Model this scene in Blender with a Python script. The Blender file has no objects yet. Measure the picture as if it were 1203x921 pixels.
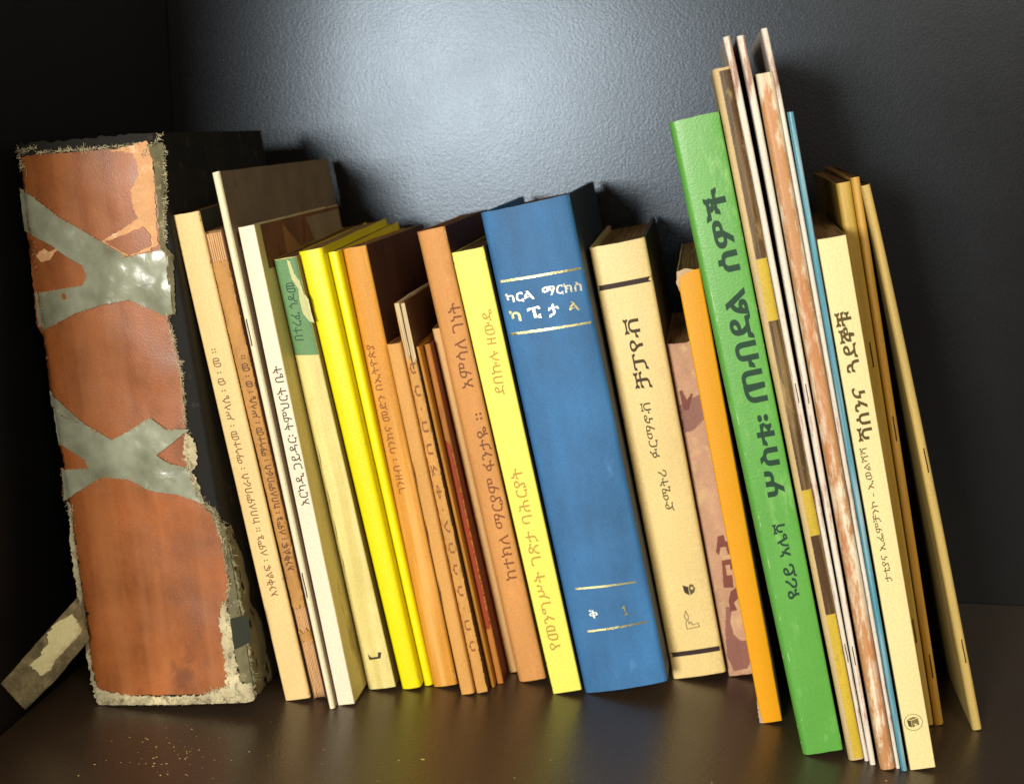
import bpy, bmesh, math, random
from mathutils import Vector, Matrix, noise
from mathutils.geometry import delaunay_2d_cdt
R = math.radians
random.seed(7)
scene = bpy.context.scene
COL = scene.collection

# ------------------------------------------------------------------ camera
cam_d = bpy.data.cameras.new('camera')
cam = bpy.data.objects.new('camera', cam_d); COL.objects.link(cam)
cam.location = (0, -.65, .284)
cam.rotation_euler = (R(90 - 11.3), 0, R(8.1))
cam_d.sensor_width = 36; cam_d.lens = 1600 / 1203 * 36
cam_d.clip_start = .01; cam_d.clip_end = 50
cam_d.dof.use_dof = True; cam_d.dof.focus_distance = .62; cam_d.dof.aperture_fstop = 11
scene.camera = cam

# ------------------------------------------------------------------ light
world = bpy.data.worlds.new('World'); scene.world = world; world.use_nodes = True
wb = world.node_tree.nodes['Background']
wb.inputs[0].default_value = (1.0, .86, .70, 1); wb.inputs[1].default_value = .17

def area(name, loc, target, sx, sy, power, color):
    l = bpy.data.lights.new(name, 'AREA'); l.shape = 'RECTANGLE'; l.size = sx; l.size_y = sy
    l.energy = power; l.color = color
    o = bpy.data.objects.new(name, l); COL.objects.link(o); o.location = loc
    o.rotation_euler = (Vector(target) - Vector(loc)).to_track_quat('-Z', 'Y').to_euler()
    return o
area('window_light', (-.52, -2.0, .375), (-.05, 0, .15), .36, .30, 42, (1.0, .97, .885))
area('fill_light', (.62, -1.75, 1.05), (0, 0, .1), .8, .6, 13, (1.0, .84, .6))  # unseen warm fill, added to brighten the right-hand covers
scene.view_settings.view_transform = 'Standard'; scene.view_settings.look = 'None'
scene.view_settings.exposure = 0; scene.view_settings.gamma = 1

# ------------------------------------------------------------------ materials
def lin(c, k=1.0):
    o = []
    for v in c:
        v /= 255.
        o.append(min(.88, (v / 12.92 if v <= .04045 else ((v + .055) / 1.055) ** 2.4) * k))
    return tuple(o) + (1,)

def N(nt, t, **kw):
    n = nt.nodes.new(t)
    for k, v in kw.items():
        if k in n.inputs.keys(): n.inputs[k].default_value = v
        else: setattr(n, k, v)
    return n

def paper(name, c, rough=.6, var=.12, spot=None, spot_amt=.5, spot_scale=60, stretch=.25, grain=.25, spec=.35, streak=None, fibre=1.0, fine=900, metallic=0):
    m = bpy.data.materials.new(name); m.use_nodes = True; nt = m.node_tree; L = nt.links
    b = nt.nodes['Principled BSDF']
    b.inputs['Roughness'].default_value = rough; b.inputs['Specular IOR Level'].default_value = spec
    b.inputs['Metallic'].default_value = metallic
    tc = N(nt, 'ShaderNodeTexCoord'); mp = N(nt, 'ShaderNodeMapping'); mp.inputs['Scale'].default_value = (1, 1, stretch)
    L.new(tc.outputs['Object'], mp.inputs[0])
    n1 = N(nt, 'ShaderNodeTexNoise', Scale=45.0, Detail=5.0, Roughness=.6); L.new(mp.outputs[0], n1.inputs['Vector'])
    n2 = N(nt, 'ShaderNodeTexNoise', Scale=float(fine), Detail=3.0); L.new(tc.outputs['Object'], n2.inputs['Vector'])
    base = lin(c)
    r1 = N(nt, 'ShaderNodeValToRGB'); L.new(n1.outputs[0], r1.inputs[0])
    dk = tuple(v * (1 - var * 1.6) for v in base[:3]) + (1,); lt = tuple(min(.9, v * (1 + var)) for v in base[:3]) + (1,)
    r1.color_ramp.elements[0].position = .3; r1.color_ramp.elements[0].color = dk
    r1.color_ramp.elements[1].position = .68; r1.color_ramp.elements[1].color = lt
    cur = r1.outputs[0]
    mx = N(nt, 'ShaderNodeMix', data_type='RGBA', blend_type='MULTIPLY'); mx.inputs[0].default_value = grain
    L.new(cur, mx.inputs[6]); 
    g = N(nt, 'ShaderNodeMapRange'); g.inputs[1].default_value = .3; g.inputs[2].default_value = .7; g.inputs[3].default_value = .55; g.inputs[4].default_value = 1.25
    L.new(n2.outputs[0], g.inputs[0]); L.new(g.outputs[0], mx.inputs[7]); cur = mx.outputs[2]
    if spot:
        n3 = N(nt, 'ShaderNodeTexNoise', Scale=float(spot_scale), Detail=7.0, Roughness=.7); L.new(mp.outputs[0], n3.inputs['Vector'])
        r3 = N(nt, 'ShaderNodeValToRGB'); L.new(n3.outputs[0], r3.inputs[0])
        p = .665 - .25 * spot_amt
        r3.color_ramp.elements[0].position = p; r3.color_ramp.elements[0].color = (0, 0, 0, 1)
        r3.color_ramp.elements[1].position = min(.99, p + .1); r3.color_ramp.elements[1].color = (.85, .85, .85, 1)
        m3 = N(nt, 'ShaderNodeMix', data_type='RGBA'); L.new(r3.outputs[0], m3.inputs[0]); L.new(cur, m3.inputs[6]); m3.inputs[7].default_value = lin(spot); cur = m3.outputs[2]
    if streak:      # lines running along the height of the book
        sc, amt, col2 = streak
        m4 = N(nt, 'ShaderNodeMapping'); m4.inputs['Scale'].default_value = (sc, sc, sc * .03); L.new(tc.outputs['Object'], m4.inputs[0])
        n4 = N(nt, 'ShaderNodeTexNoise', Scale=1.0, Detail=4.0); L.new(m4.outputs[0], n4.inputs['Vector'])
        r4 = N(nt, 'ShaderNodeValToRGB'); L.new(n4.outputs[0], r4.inputs[0])
        r4.color_ramp.elements[0].position = .46; r4.color_ramp.elements[0].color = (0, 0, 0, 1)
        r4.color_ramp.elements[1].position = .62; r4.color_ramp.elements[1].color = (amt, amt, amt, 1)
        m5 = N(nt, 'ShaderNodeMix', data_type='RGBA'); L.new(r4.outputs[0], m5.inputs[0]); L.new(cur, m5.inputs[6]); m5.inputs[7].default_value = lin(col2); cur = m5.outputs[2]
    L.new(cur, b.inputs['Base Color'])
    rr = N(nt, 'ShaderNodeMapRange'); rr.inputs[3].default_value = rough * .8; rr.inputs[4].default_value = min(1, rough * 1.2)
    L.new(n1.outputs[0], rr.inputs[0]); L.new(rr.outputs[0], b.inputs['Roughness'])
    bp = N(nt, 'ShaderNodeBump'); bp.inputs['Strength'].default_value = .35 * fibre; bp.inputs['Distance'].default_value = .0003
    ad = N(nt, 'ShaderNodeMath', operation='ADD'); L.new(n2.outputs[0], ad.inputs[0]); 
    ml = N(nt, 'ShaderNodeMath', operation='MULTIPLY'); ml.inputs[1].default_value = 1.5; L.new(n1.outputs[0], ml.inputs[0]); L.new(ml.outputs[0], ad.inputs[1])
    L.new(ad.outputs[0], bp.inputs['Height']); L.new(bp.outputs[0], b.inputs['Normal'])
    return m

def ink(name, c, rough=.6, wear=.35):
    m = paper(name, c, rough, .15, None, grain=.3, fibre=.4)
    return m

def pages_mat(name, c, c2):
    m = bpy.data.materials.new(name); m.use_nodes = True; nt = m.node_tree; L = nt.links; b = nt.nodes['Principled BSDF']
    b.inputs['Roughness'].default_value = .85; b.inputs['Specular IOR Level'].default_value = .1
    tc = N(nt, 'ShaderNodeTexCoord'); mp = N(nt, 'ShaderNodeMapping'); mp.inputs['Scale'].default_value = (3800, 25, 25); L.new(tc.outputs['Object'], mp.inputs[0])
    n = N(nt, 'ShaderNodeTexNoise', Scale=1.0, Detail=2.0); L.new(mp.outputs[0], n.inputs['Vector'])
    r = N(nt, 'ShaderNodeValToRGB'); L.new(n.outputs[0], r.inputs[0])
    r.color_ramp.elements[0].position = .35; r.color_ramp.elements[0].color = lin(c2); r.color_ramp.elements[1].position = .62; r.color_ramp.elements[1].color = lin(c)
    L.new(r.outputs[0], b.inputs['Base Color'])
    bp = N(nt, 'ShaderNodeBump'); bp.inputs['Strength'].default_value = .6; bp.inputs['Distance'].default_value = .0003
    L.new(n.outputs[0], bp.inputs['Height']); L.new(bp.outputs[0], b.inputs['Normal'])
    return m

def wall_mat(name, c, rough, bump, scale, spec=.5, tint=(1, 1, 1, 1), dist=.0006, wear=0, patch=0):
    m = bpy.data.materials.new(name); m.use_nodes = True; nt = m.node_tree; L = nt.links; b = nt.nodes['Principled BSDF']
    tc = N(nt, 'ShaderNodeTexCoord')
    n = N(nt, 'ShaderNodeTexNoise', Scale=scale, Detail=2.5, Roughness=.5); L.new(tc.outputs['Object'], n.inputs['Vector'])
    n2 = N(nt, 'ShaderNodeTexNoise', Scale=scale * 3.1, Detail=3.0); L.new(tc.outputs['Object'], n2.inputs['Vector'])
    n3 = N(nt, 'ShaderNodeTexNoise', Scale=14.0, Detail=6.0, Roughness=.65); L.new(tc.outputs['Object'], n3.inputs['Vector'])
    mix = N(nt, 'ShaderNodeMix', data_type='RGBA'); L.new(n3.outputs[0], mix.inputs[0])
    mix.inputs[6].default_value = tuple(v * .7 for v in c) + (1,); mix.inputs[7].default_value = tuple(v * 1.3 for v in c) + (1,)
    cur = mix.outputs[2]
    if wear:
        v = N(nt, 'ShaderNodeTexNoise', Scale=420.0, Detail=4.0, Roughness=.75); L.new(tc.outputs['Object'], v.inputs['Vector'])
        rv = N(nt, 'ShaderNodeValToRGB'); L.new(v.outputs[0], rv.inputs[0]); rv.color_ramp.elements[0].position = .60; rv.color_ramp.elements[1].position = .74
        rv.color_ramp.elements[1].color = (wear, wear, wear, 1)
        mw = N(nt, 'ShaderNodeMix', data_type='RGBA'); L.new(rv.outputs[0], mw.inputs[0]); L.new(cur, mw.inputs[6]); mw.inputs[7].default_value = (.20, .16, .11, 1); cur = mw.outputs[2]
    L.new(cur, b.inputs['Base Color'])
    b.inputs['Specular IOR Level'].default_value = spec; b.inputs['Specular Tint'].default_value = tint
    rr = N(nt, 'ShaderNodeMapRange'); rr.inputs[1].default_value = .3; rr.inputs[2].default_value = .7; rr.inputs[3].default_value = rough * (1 - patch); rr.inputs[4].default_value = rough * (1 + patch)
    L.new(n3.outputs[0], rr.inputs[0]); L.new(rr.outputs[0], b.inputs['Roughness'])
    ad = N(nt, 'ShaderNodeMath', operation='MULTIPLY_ADD'); L.new(n2.outputs[0], ad.inputs[0]); ad.inputs[1].default_value = .35; L.new(n.outputs[0], ad.inputs[2])
    bp = N(nt, 'ShaderNodeBump'); bp.inputs['Strength'].default_value = bump; bp.inputs['Distance'].default_value = dist
    L.new(ad.outputs[0], bp.inputs['Height']); L.new(bp.outputs[0], b.inputs['Normal'])
    return m

# ------------------------------------------------------------------ measured books (millimetres and degrees)
# p = x, y of the lower left spine corner, thickness at foot and head, height, lean, forward tilt; text and patches in spine coordinates
D = {
'cream': {
  'p': [-201.67, -36.54, 13.13, 13.1, 244.5, 10.0, 2.5], 
  'text': [['እንቅልፍ ፡ ለምኔ ። ከበለምበራስ ፡ ማኅተመ ፡ ሥላሴ ፡ ወ ፡ መ ።', 6.86, 55.37, 4.81, 180.45, 4.37, 0]]},
'tan': {
  'p': [-187.9, -33, 6.14, 8.0, 237, 10.05, 3.2], 
  'text': [['እንቅልፍ ፡ ለምኔ ፡ ከበለምበራስ ፡ ማኅተመ ፡ ሥላሴ ፡ ወ ፡ መ ።', 3.5, 69.24, 4.6, 177.77, 3.9, 0.004]]},
'mag': {
  'p': [-177.19, -42.81, 2.81, 3.62, 264.52, 10.523, 0.237]},
'white': {
  'p': [-174.1, -38, 8.51, 8.02, 238.44, 10.027, 0.223], 
  'text': [['አርካዲ ጋይዳር፡ ትምህርት ቤት', 4.78, 103.15, 4.77, 171.75, 5.13, 0.0]]},
'greentop': {
  'p': [-164.3, -18, 15, 11.9, 222.36, 10.161, 2.4], 
  'text': [['በተረፈ ጎዶመ', 4.82, 182.43, 6.45, 210.55, 5.1, 0.0]], 
  'patch': {'label': [[-8.54, 221.68], [14.18, 224.07], [12.37, 175.77], [-7.42, 174.19]], 'tear': [[7.24, 221.54], [8.7, 220.47], [9.41, 214.19], [11.15, 210.6], [11.87, 204.29], [13.3, 201.15], [13.34, 193.66], [13.68, 189.43], [11.79, 190.56], [9.39, 195.12], [9.18, 201.82], [9.85, 206.68], [7.63, 212.01]], 'mark': [[4.44, 19.41], [4.64, 16.12], [10.52, 16.33], [11.62, 19.46], [9.87, 19.68], [9.4, 17.4], [5.8, 17.38]]}},
'yel1': {
  'p': [-146.9, -15.12, 9.94, 11.99, 226.86, 11.55, 1.8]},
'yel2': {
  'p': [-136.74, -9, 4.6, 5.4, 225.7, 11.011, 1.8]},
'bank': {
  'p': [-131.85, -10.16, 12.78, 12.2, 226.51, 10.812, 0], 
  'text': [['ገንዘብ ፡ ባንክና መድን በኢትዮጵያ', 5.2, 102.59, 4.13, 178.79, 4.36, 0.0]]},
'pale': {
  'p': [-116.0, -17.14, 6.8, 6.98, 181.09, 11.181, 0.142]},
'thin': {
  'p': [-108.47, -14, 5.65, 5.17, 201.64, 11.247, 0.412], 
  'text': [['ሰ በ · ሰ ሳ ስ ለ · ቀ ኝ በ በ · ሰ ሰ', 2.6, 22.49, 2.4, 171.7, 2.85, 0]]},
'dark1': {
  'p': [-102.51, -6, 1.94, 1.8, 179.55, 11.382, 1.803]},
'red': {
  'p': [-100, -1, 3.3, 3.1, 179.62, 11.424, 1.174]},
'pink': {
  'p': [-96.3, 14, 5.0, 4.6, 186.16, 11.473, 3]},
'tanbk': {
  'p': [-89.56, 2.01, 14.54, 14.45, 235.68, 12.385, 0], 
  'text': [['ከተክለ ማርያም ፋንታዬ ።', 8.93, 54.71, 10.69, 142.39, 6.16, 0], ['አምሳለ ገነት', 7.98, 155.62, 10.29, 198.42, 6.46, 0]]},
'yel3': {
  'p': [-70.21, -9.46, 14.71, 15.96, 226.91, 12.787, 0.083], 
  'text': [['የመንግሥት ገጽታ ባሕርያት', 6.47, 22.93, 7.28, 118.09, 6.5, 0], ['ደበኩሉ ዘውዴ', 8.0, 155.21, 10.41, 197.2, 5.04, 0]]},
'blue': {
  'p': [-54.4, -8.3, 42.37, 43.36, 245.95, 12.343, 0], 'htext': [['ካርል', 3.56, 203.47, 17.38, 203.21, 4.96, 0.02], ['ማርክስ', 21.65, 203.6, 40.5, 202.31, 4.92, 0.02], ['ካ', 3.73, 194.63, 8.85, 194.87, 5.8, 0.02], ['ፒ', 12.48, 194.15, 19.28, 194.48, 5.78, 0.02], ['ታ', 22.49, 193.85, 27.96, 194.01, 5.75, 0.02], ['ል', 32.53, 193.94, 37.48, 193.78, 4.49, 0.02], ['ቅ', 10.86, 41.28, 15.22, 41.47, 4.71, 0.01], ['1', 27.91, 40.28, 30.58, 40.74, 5.09, 0.0]], 
  'patch': {'l1': [[2.67, 212.83], [41.96, 211.29], [41.76, 210.31], [2.4, 211.63]], 'l2': [[2.05, 186.96], [41.48, 185.08], [41.28, 184.08], [1.78, 185.74]], 'l3': [[6.97, 55.89], [37.17, 54.41], [37.0, 53.55], [6.74, 54.8]], 'l4': [[8.29, 33.1], [38.49, 33.15], [38.31, 32.28], [8.06, 32.0]]}},
'chap': {
  'p': [-10.49, 17.36, 27.2, 27.82, 227.04, 11.756, 0.544], 
  'text': [['ቻፓየቭ', 13.63, 153.42, 13.64, 189.46, 8.44, 0.01], ['ፉርማኖቭ', 12.52, 117.79, 12.76, 146.55, 5.54, 0], ['ድሚትሪ', 15.05, 89.5, 14.32, 111.22, 5.14, 0]], 
  'patch': {'band1': [[-3.7, 207.76], [30.34, 208.5], [30.28, 205.96], [-3.85, 204.79]], 'band2': [[1.11, 14.07], [26.91, 15.37], [26.85, 12.57], [1.04, 11.25]], 'm1': [[12.02, 46.98], [13.89, 47.61], [14.51, 43.81], [16.6, 48.1], [18.22, 47.39], [18.68, 42.69], [16.57, 40.71], [13.67, 41.62], [12.21, 43.24]], 'm2': [[11.77, 31.22], [13.8, 35.1], [14.85, 31.22], [13.33, 27.72], [19.07, 25.44], [17.8, 23.3], [10.87, 23.88], [10.35, 25.83]]}},
'torn': {
  'p': [18.07, 24.97, 14.12, 13.63, 177.45, 11.784, 0.152], 
  'patch': {'stain1': [[-0.72, 145.79], [5.33, 148.26], [13.44, 150.34], [12.94, 138.04], [5.51, 132.67], [-1.17, 131.61], [-1.65, 138.39]], 'stroke1': [[1.95, 153.29], [3.36, 153.92], [4.92, 148.33], [7.62, 151.38], [8.38, 150.81], [4.81, 143.03], [2.3, 143.47]], 'glyph1': [[7.43, 75.84], [10.55, 76.25], [10.76, 72.55], [13.38, 72.58], [13.05, 65.75], [10.85, 65.65], [10.71, 69.8], [7.67, 69.84], [6.53, 65.88], [5.15, 67.95]], 'glyph2': [[7.32, 62.99], [13.42, 62.93], [13.33, 57.42], [10.7, 57.37], [10.75, 60.14], [8.55, 60.03], [8.44, 54.5], [11.07, 54.54], [10.74, 47.65], [5.62, 48.45]], 'glyph3': [[8.63, 45.66], [11.59, 47.52], [12.34, 41.82], [9.3, 39.51], [10.37, 35.61], [6.79, 35.23], [6.9, 40.81]], 'stroke2': [[-2.21, 63.6], [0.76, 65.43], [5.84, 66.91], [6.02, 65.5], [1.29, 63.5], [-1.68, 61.66]], 'blob': [[5.14, 38.29], [7.97, 36.91], [5.83, 29.76], [6.34, 22.65], [9.21, 18.92], [13.5, 18.27], [14.79, 10.54], [10.0, 3.22], [2.86, 2.85], [0.87, 11.68], [2.45, 25.59]]}},
'orange': {
  'p': [32.69, -29.22, 9.9, 10.67, 220.76, 11.941, 0.481]},
'green': {
  'p': [50.13, -61.06, 18.11, 21.27, 290.55, 13.362, 0.305], 
  'text': [['ዩሪይ', 10.91, 74.59, 11.12, 91.1, 5.6, 0.02], ['አሌሻ', 10.27, 94.47, 10.33, 110.04, 5.57, 0.02], ['ሦስቱ፡', 12.03, 122.39, 13.11, 159.69, 8.1, 0.03], ['ጠብደል', 12.37, 165.25, 11.94, 215.91, 9.46, 0.03], ['ሰዎች', 12.0, 223.38, 11.89, 259.99, 9.67, 0.03]]},
'bro': {
  'p': [70.47, -63.12, 6.61, 7.67, 312.16, 12.989, 0.06], 
  'patch': {'dark1': [[5.07, 311.17], [8.93, 310.96], [9.08, 268.1], [9.14, 229.38], [5.25, 228.0], [4.62, 263.67]], 'yellow1': [[5.25, 228.0], [8.72, 229.1], [10.35, 201.6], [5.8, 200.67]], 'dark2': [[5.8, 200.67], [10.0, 201.67], [8.85, 121.43], [4.14, 119.96]], 'yellow2': [[4.14, 119.96], [8.35, 120.74], [8.17, 109.76], [3.87, 108.59]], 'dark3': [[3.87, 108.59], [8.17, 109.76], [7.52, 86.07], [9.35, 77.74], [5.73, 78.38], [3.19, 82.84]]}},
'w1': {
  'p': [77.45, -62.93, 1.8, 3.02, 325.6, 12.763, 0]},
'w2': {
  'p': [79.43, -66.26, 2.46, 3.06, 324.88, 12.107, 0.004]},
'marb': {
  'p': [83.47, -70.72, 6.68, 6.9, 308.9, 12.199, 0.024]},
'w3': {
  'p': [90.5, -68.09, 1.84, 2.49, 327.9, 12.148, 0]},
'blth': {
  'p': [92.59, -70.55, 2.39, 2.43, 293.2, 12.037, 0]},
'cream2': {
  'p': [96.64, -68.51, 10.91, 11.84, 240.18, 12.22, 0.029], 
  'text': [['ሻሰንና', 5.68, 151.9, 5.34, 175.68, 6.35, 0.02], ['ጓደኞቹ', 4.98, 182.09, 4.84, 208.75, 6.65, 0.02], ['ታቲያና ኢፌምቻንኮ - ኢወልሻሻ', 4.69, 88.41, 3.8, 149.2, 3.41, 0.0]]},
'och1': {
  'p': [108.33, -21.42, 5.67, 6.49, 261.08, 11.442, 0]},
'och2': {
  'p': [114.4, -19.83, 4.49, 4.15, 263.48, 11.284, 0.094]},
'och3': {
  'p': [131.59, -23.07, 4.39, 4.16, 263.06, 14.026, 0]},
'bible': {
  'p': [-293.1, -54.5, 81.3, 66.5, 273.7, 4.5, 0], 
  'patch': {'leather': [[-0.02, 267.9], [-1.76, 234.88], [-2.68, 215.13], [-3.67, 189.09], [-1.19, 182.87], [-1.69, 162.48], [-1.34, 141.81], [0.13, 116.64], [0.25, 99.7], [0.19, 78.31], [0.37, 52.29], [-1.16, 17.03], [2.79, 7.14], [17.59, 4.66], [39.76, 5.19], [57.24, 4.9], [69.87, 8.66], [73.17, 28.72], [72.7, 46.04], [75.97, 58.83], [76.01, 80.06], [73.01, 96.98], [67.63, 101.37], [63.31, 114.04], [64.78, 138.72], [65.82, 163.05], [64.17, 179.21], [62.42, 191.27], [63.56, 218.78], [64.48, 238.14], [64.58, 257.34], [59.75, 266.84], [45.65, 268.29], [29.14, 268.01], [10.55, 268.64]], 'peach': [[53.1, 268.87], [63.08, 270.39], [64.68, 261.15], [63.87, 245.89], [62.54, 223.53], [56.41, 220.81], [47.12, 219.46], [35.35, 224.54], [34.39, 226.56], [48.98, 233.01], [54.82, 236.49], [52.95, 240.88], [52.77, 248.61], [57.41, 255.57], [57.42, 261.69], [55.51, 265.64], [45.49, 267.16]], 'chip': [[37.33, 226.76], [48.5, 229.53], [56.34, 232.51], [59.54, 228.79], [59.23, 223.36], [47.99, 219.79], [42.66, 223.28]], 'mend': [[2.31, 222.76], [6.98, 225.62], [9.25, 223.89], [14.61, 225.9], [9.62, 220.7], [4.35, 219.45]], 'tape1': [[-2.22, 253.71], [5.51, 249.26], [16.63, 239.51], [31.89, 229.47], [43.33, 222.06], [47.07, 219.07], [61.78, 220.85], [64.07, 222.65], [66.42, 218.6], [65.4, 191.89], [61.9, 190.51], [45.2, 199.44], [31.58, 197.87], [18.46, 194.65], [1.24, 187.59], [-2.34, 189.42], [-2.08, 205.1], [7.37, 205.72], [23.7, 207.51], [26.35, 211.32], [25.01, 216.55], [18.08, 220.94], [10.55, 226.96], [2.79, 231.42], [-2.72, 234.15]], 'tape2': [[-0.96, 150.08], [3.69, 146.55], [14.95, 141.05], [28.08, 133.82], [38.09, 138.32], [48.14, 143.6], [55.78, 137.5], [66.66, 136.99], [49.11, 125.43], [55.32, 121.02], [64.26, 118.15], [69.63, 100.46], [56.76, 105.97], [43.51, 109.0], [33.97, 114.41], [19.96, 115.83], [12.48, 111.93], [-2.6, 104.06], [-1.1, 120.06], [13.68, 120.28], [12.56, 124.51], [1.61, 132.51], [-1.1, 131.8]], 'tape3': [[-1.45, 158.36], [15.07, 141.87], [28.08, 133.82], [14.95, 141.05], [2.9, 147.0], [-1.7, 150.95]], 'hem': [[-0.84, 19.25], [2.92, 8.03], [17.65, 5.11], [39.64, 4.3], [57.24, 4.9], [69.01, 8.67], [70.06, 24.43], [69.61, 41.81], [72.64, 52.5], [75.6, 41.66], [75.22, 24.32], [76.23, 11.18], [82.8, 8.43], [81.34, -0.35], [60.76, -1.8], [38.77, -2.36], [16.61, -2.49], [5.54, -1.87], [-1.42, 2.73], [-2.24, 12.59]], 'torncloth': [[67.74, 102.2], [73.96, 97.78], [77.04, 88.45], [79.21, 71.5], [80.55, 54.42], [81.74, 28.53], [82.8, 8.43], [76.23, 11.18], [75.22, 24.32], [74.48, 39.53], [74.6, 54.59], [76.49, 63.08], [75.16, 80.09], [71.91, 94.93]], 'edge': [[-0.55, 103.14], [1.25, 100.52], [0.38, 82.6], [-0.13, 61.02], [-0.01, 43.54], [-0.84, 19.25], [-2.5, 17.06], [-2.54, 41.41], [-2.77, 61.09], [-2.69, 82.71]], 'label': [[75.38, 43.39], [84.53, 44.88], [85.14, 31.92], [75.64, 27.8]], 'rtape': [[62.87, 268.88], [69.4, 269.14], [68.42, 249.41], [66.11, 222.52], [68.86, 218.44], [66.53, 191.03], [64.06, 191.17], [65.7, 219.42], [63.15, 221.93], [64.68, 245.84], [65.09, 261.12]], 'fray_r': [[64.52, 136.68], [68.18, 132.41], [68.3, 120.05], [65.42, 117.27], [69.32, 101.3], [64.78, 105.65], [63.58, 116.1], [62.37, 126.5]]}},
'marks': {'flap': [[0.9, 57.76], [-23.62, 29.11], [-18.39, 12.41], [-8.79, 21.1], [2.59, 34.92]], 'scrap': [[-1.26, 50.32], [1.04, 41.13], [-0.78, 37.85], [-6.31, 32.55], [-9.28, 27.06], [-12.34, 26.01], [-15.16, 32.97], [-12.04, 35.27], [-9.07, 41.16], [-9.19, 45.53], [-5.93, 48.74]], 'emblem': [4.75, 22.43], 'st_mag': [[1.34, 188.86], [3.0, 63.79]], 'st_och1': [[16.07, 182.46], [3.1, 48.42]], 'st_och2': [[6.92, 147.73], [4.04, 30.81]], 'st_och3': [[4.0, 134.27], [4.56, 39.58]], 'pal': [[1.36, 52.71]]},
}

# ------------------------------------------------------------------ mesh helpers (millimetres in, metres out)
MM = .001
def link_mesh(name, verts, faces, mat, parent=None, smooth=False):
    me = bpy.data.meshes.new(name); me.from_pydata([(v[0] * MM, v[1] * MM, v[2] * MM) for v in verts], [], faces); me.update()
    if mat: me.materials.append(mat)
    if smooth:
        for p in me.polygons: p.use_smooth = True
    o = bpy.data.objects.new(name, me); COL.objects.link(o)
    if parent: o.parent = parent
    return o

def flare(root, f, H, bow=0):
    for c in root.children:
        if c.data is None: continue
        for v in c.data.vertices:
            t = max(0, v.co.z / MM / H); v.co.x += MM * (f * t ** 9 + bow * math.sin(math.pi * min(1, t)))

def smooth_by_angle(o, ang=35):
    me = o.data; me.validate(); bm = bmesh.new(); bm.from_mesh(me)
    for e in bm.edges:
        e.smooth = not (len(e.link_faces) == 2 and e.calc_face_angle(0) > R(ang))
    for f in bm.faces: f.smooth = True
    bm.to_mesh(me); bm.free()

def nz(a, b, c, sc, seed=0):
    return noise.noise(Vector((a / sc + seed * 7.3, b / sc - seed * 3.1, c / sc + seed)))

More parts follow.
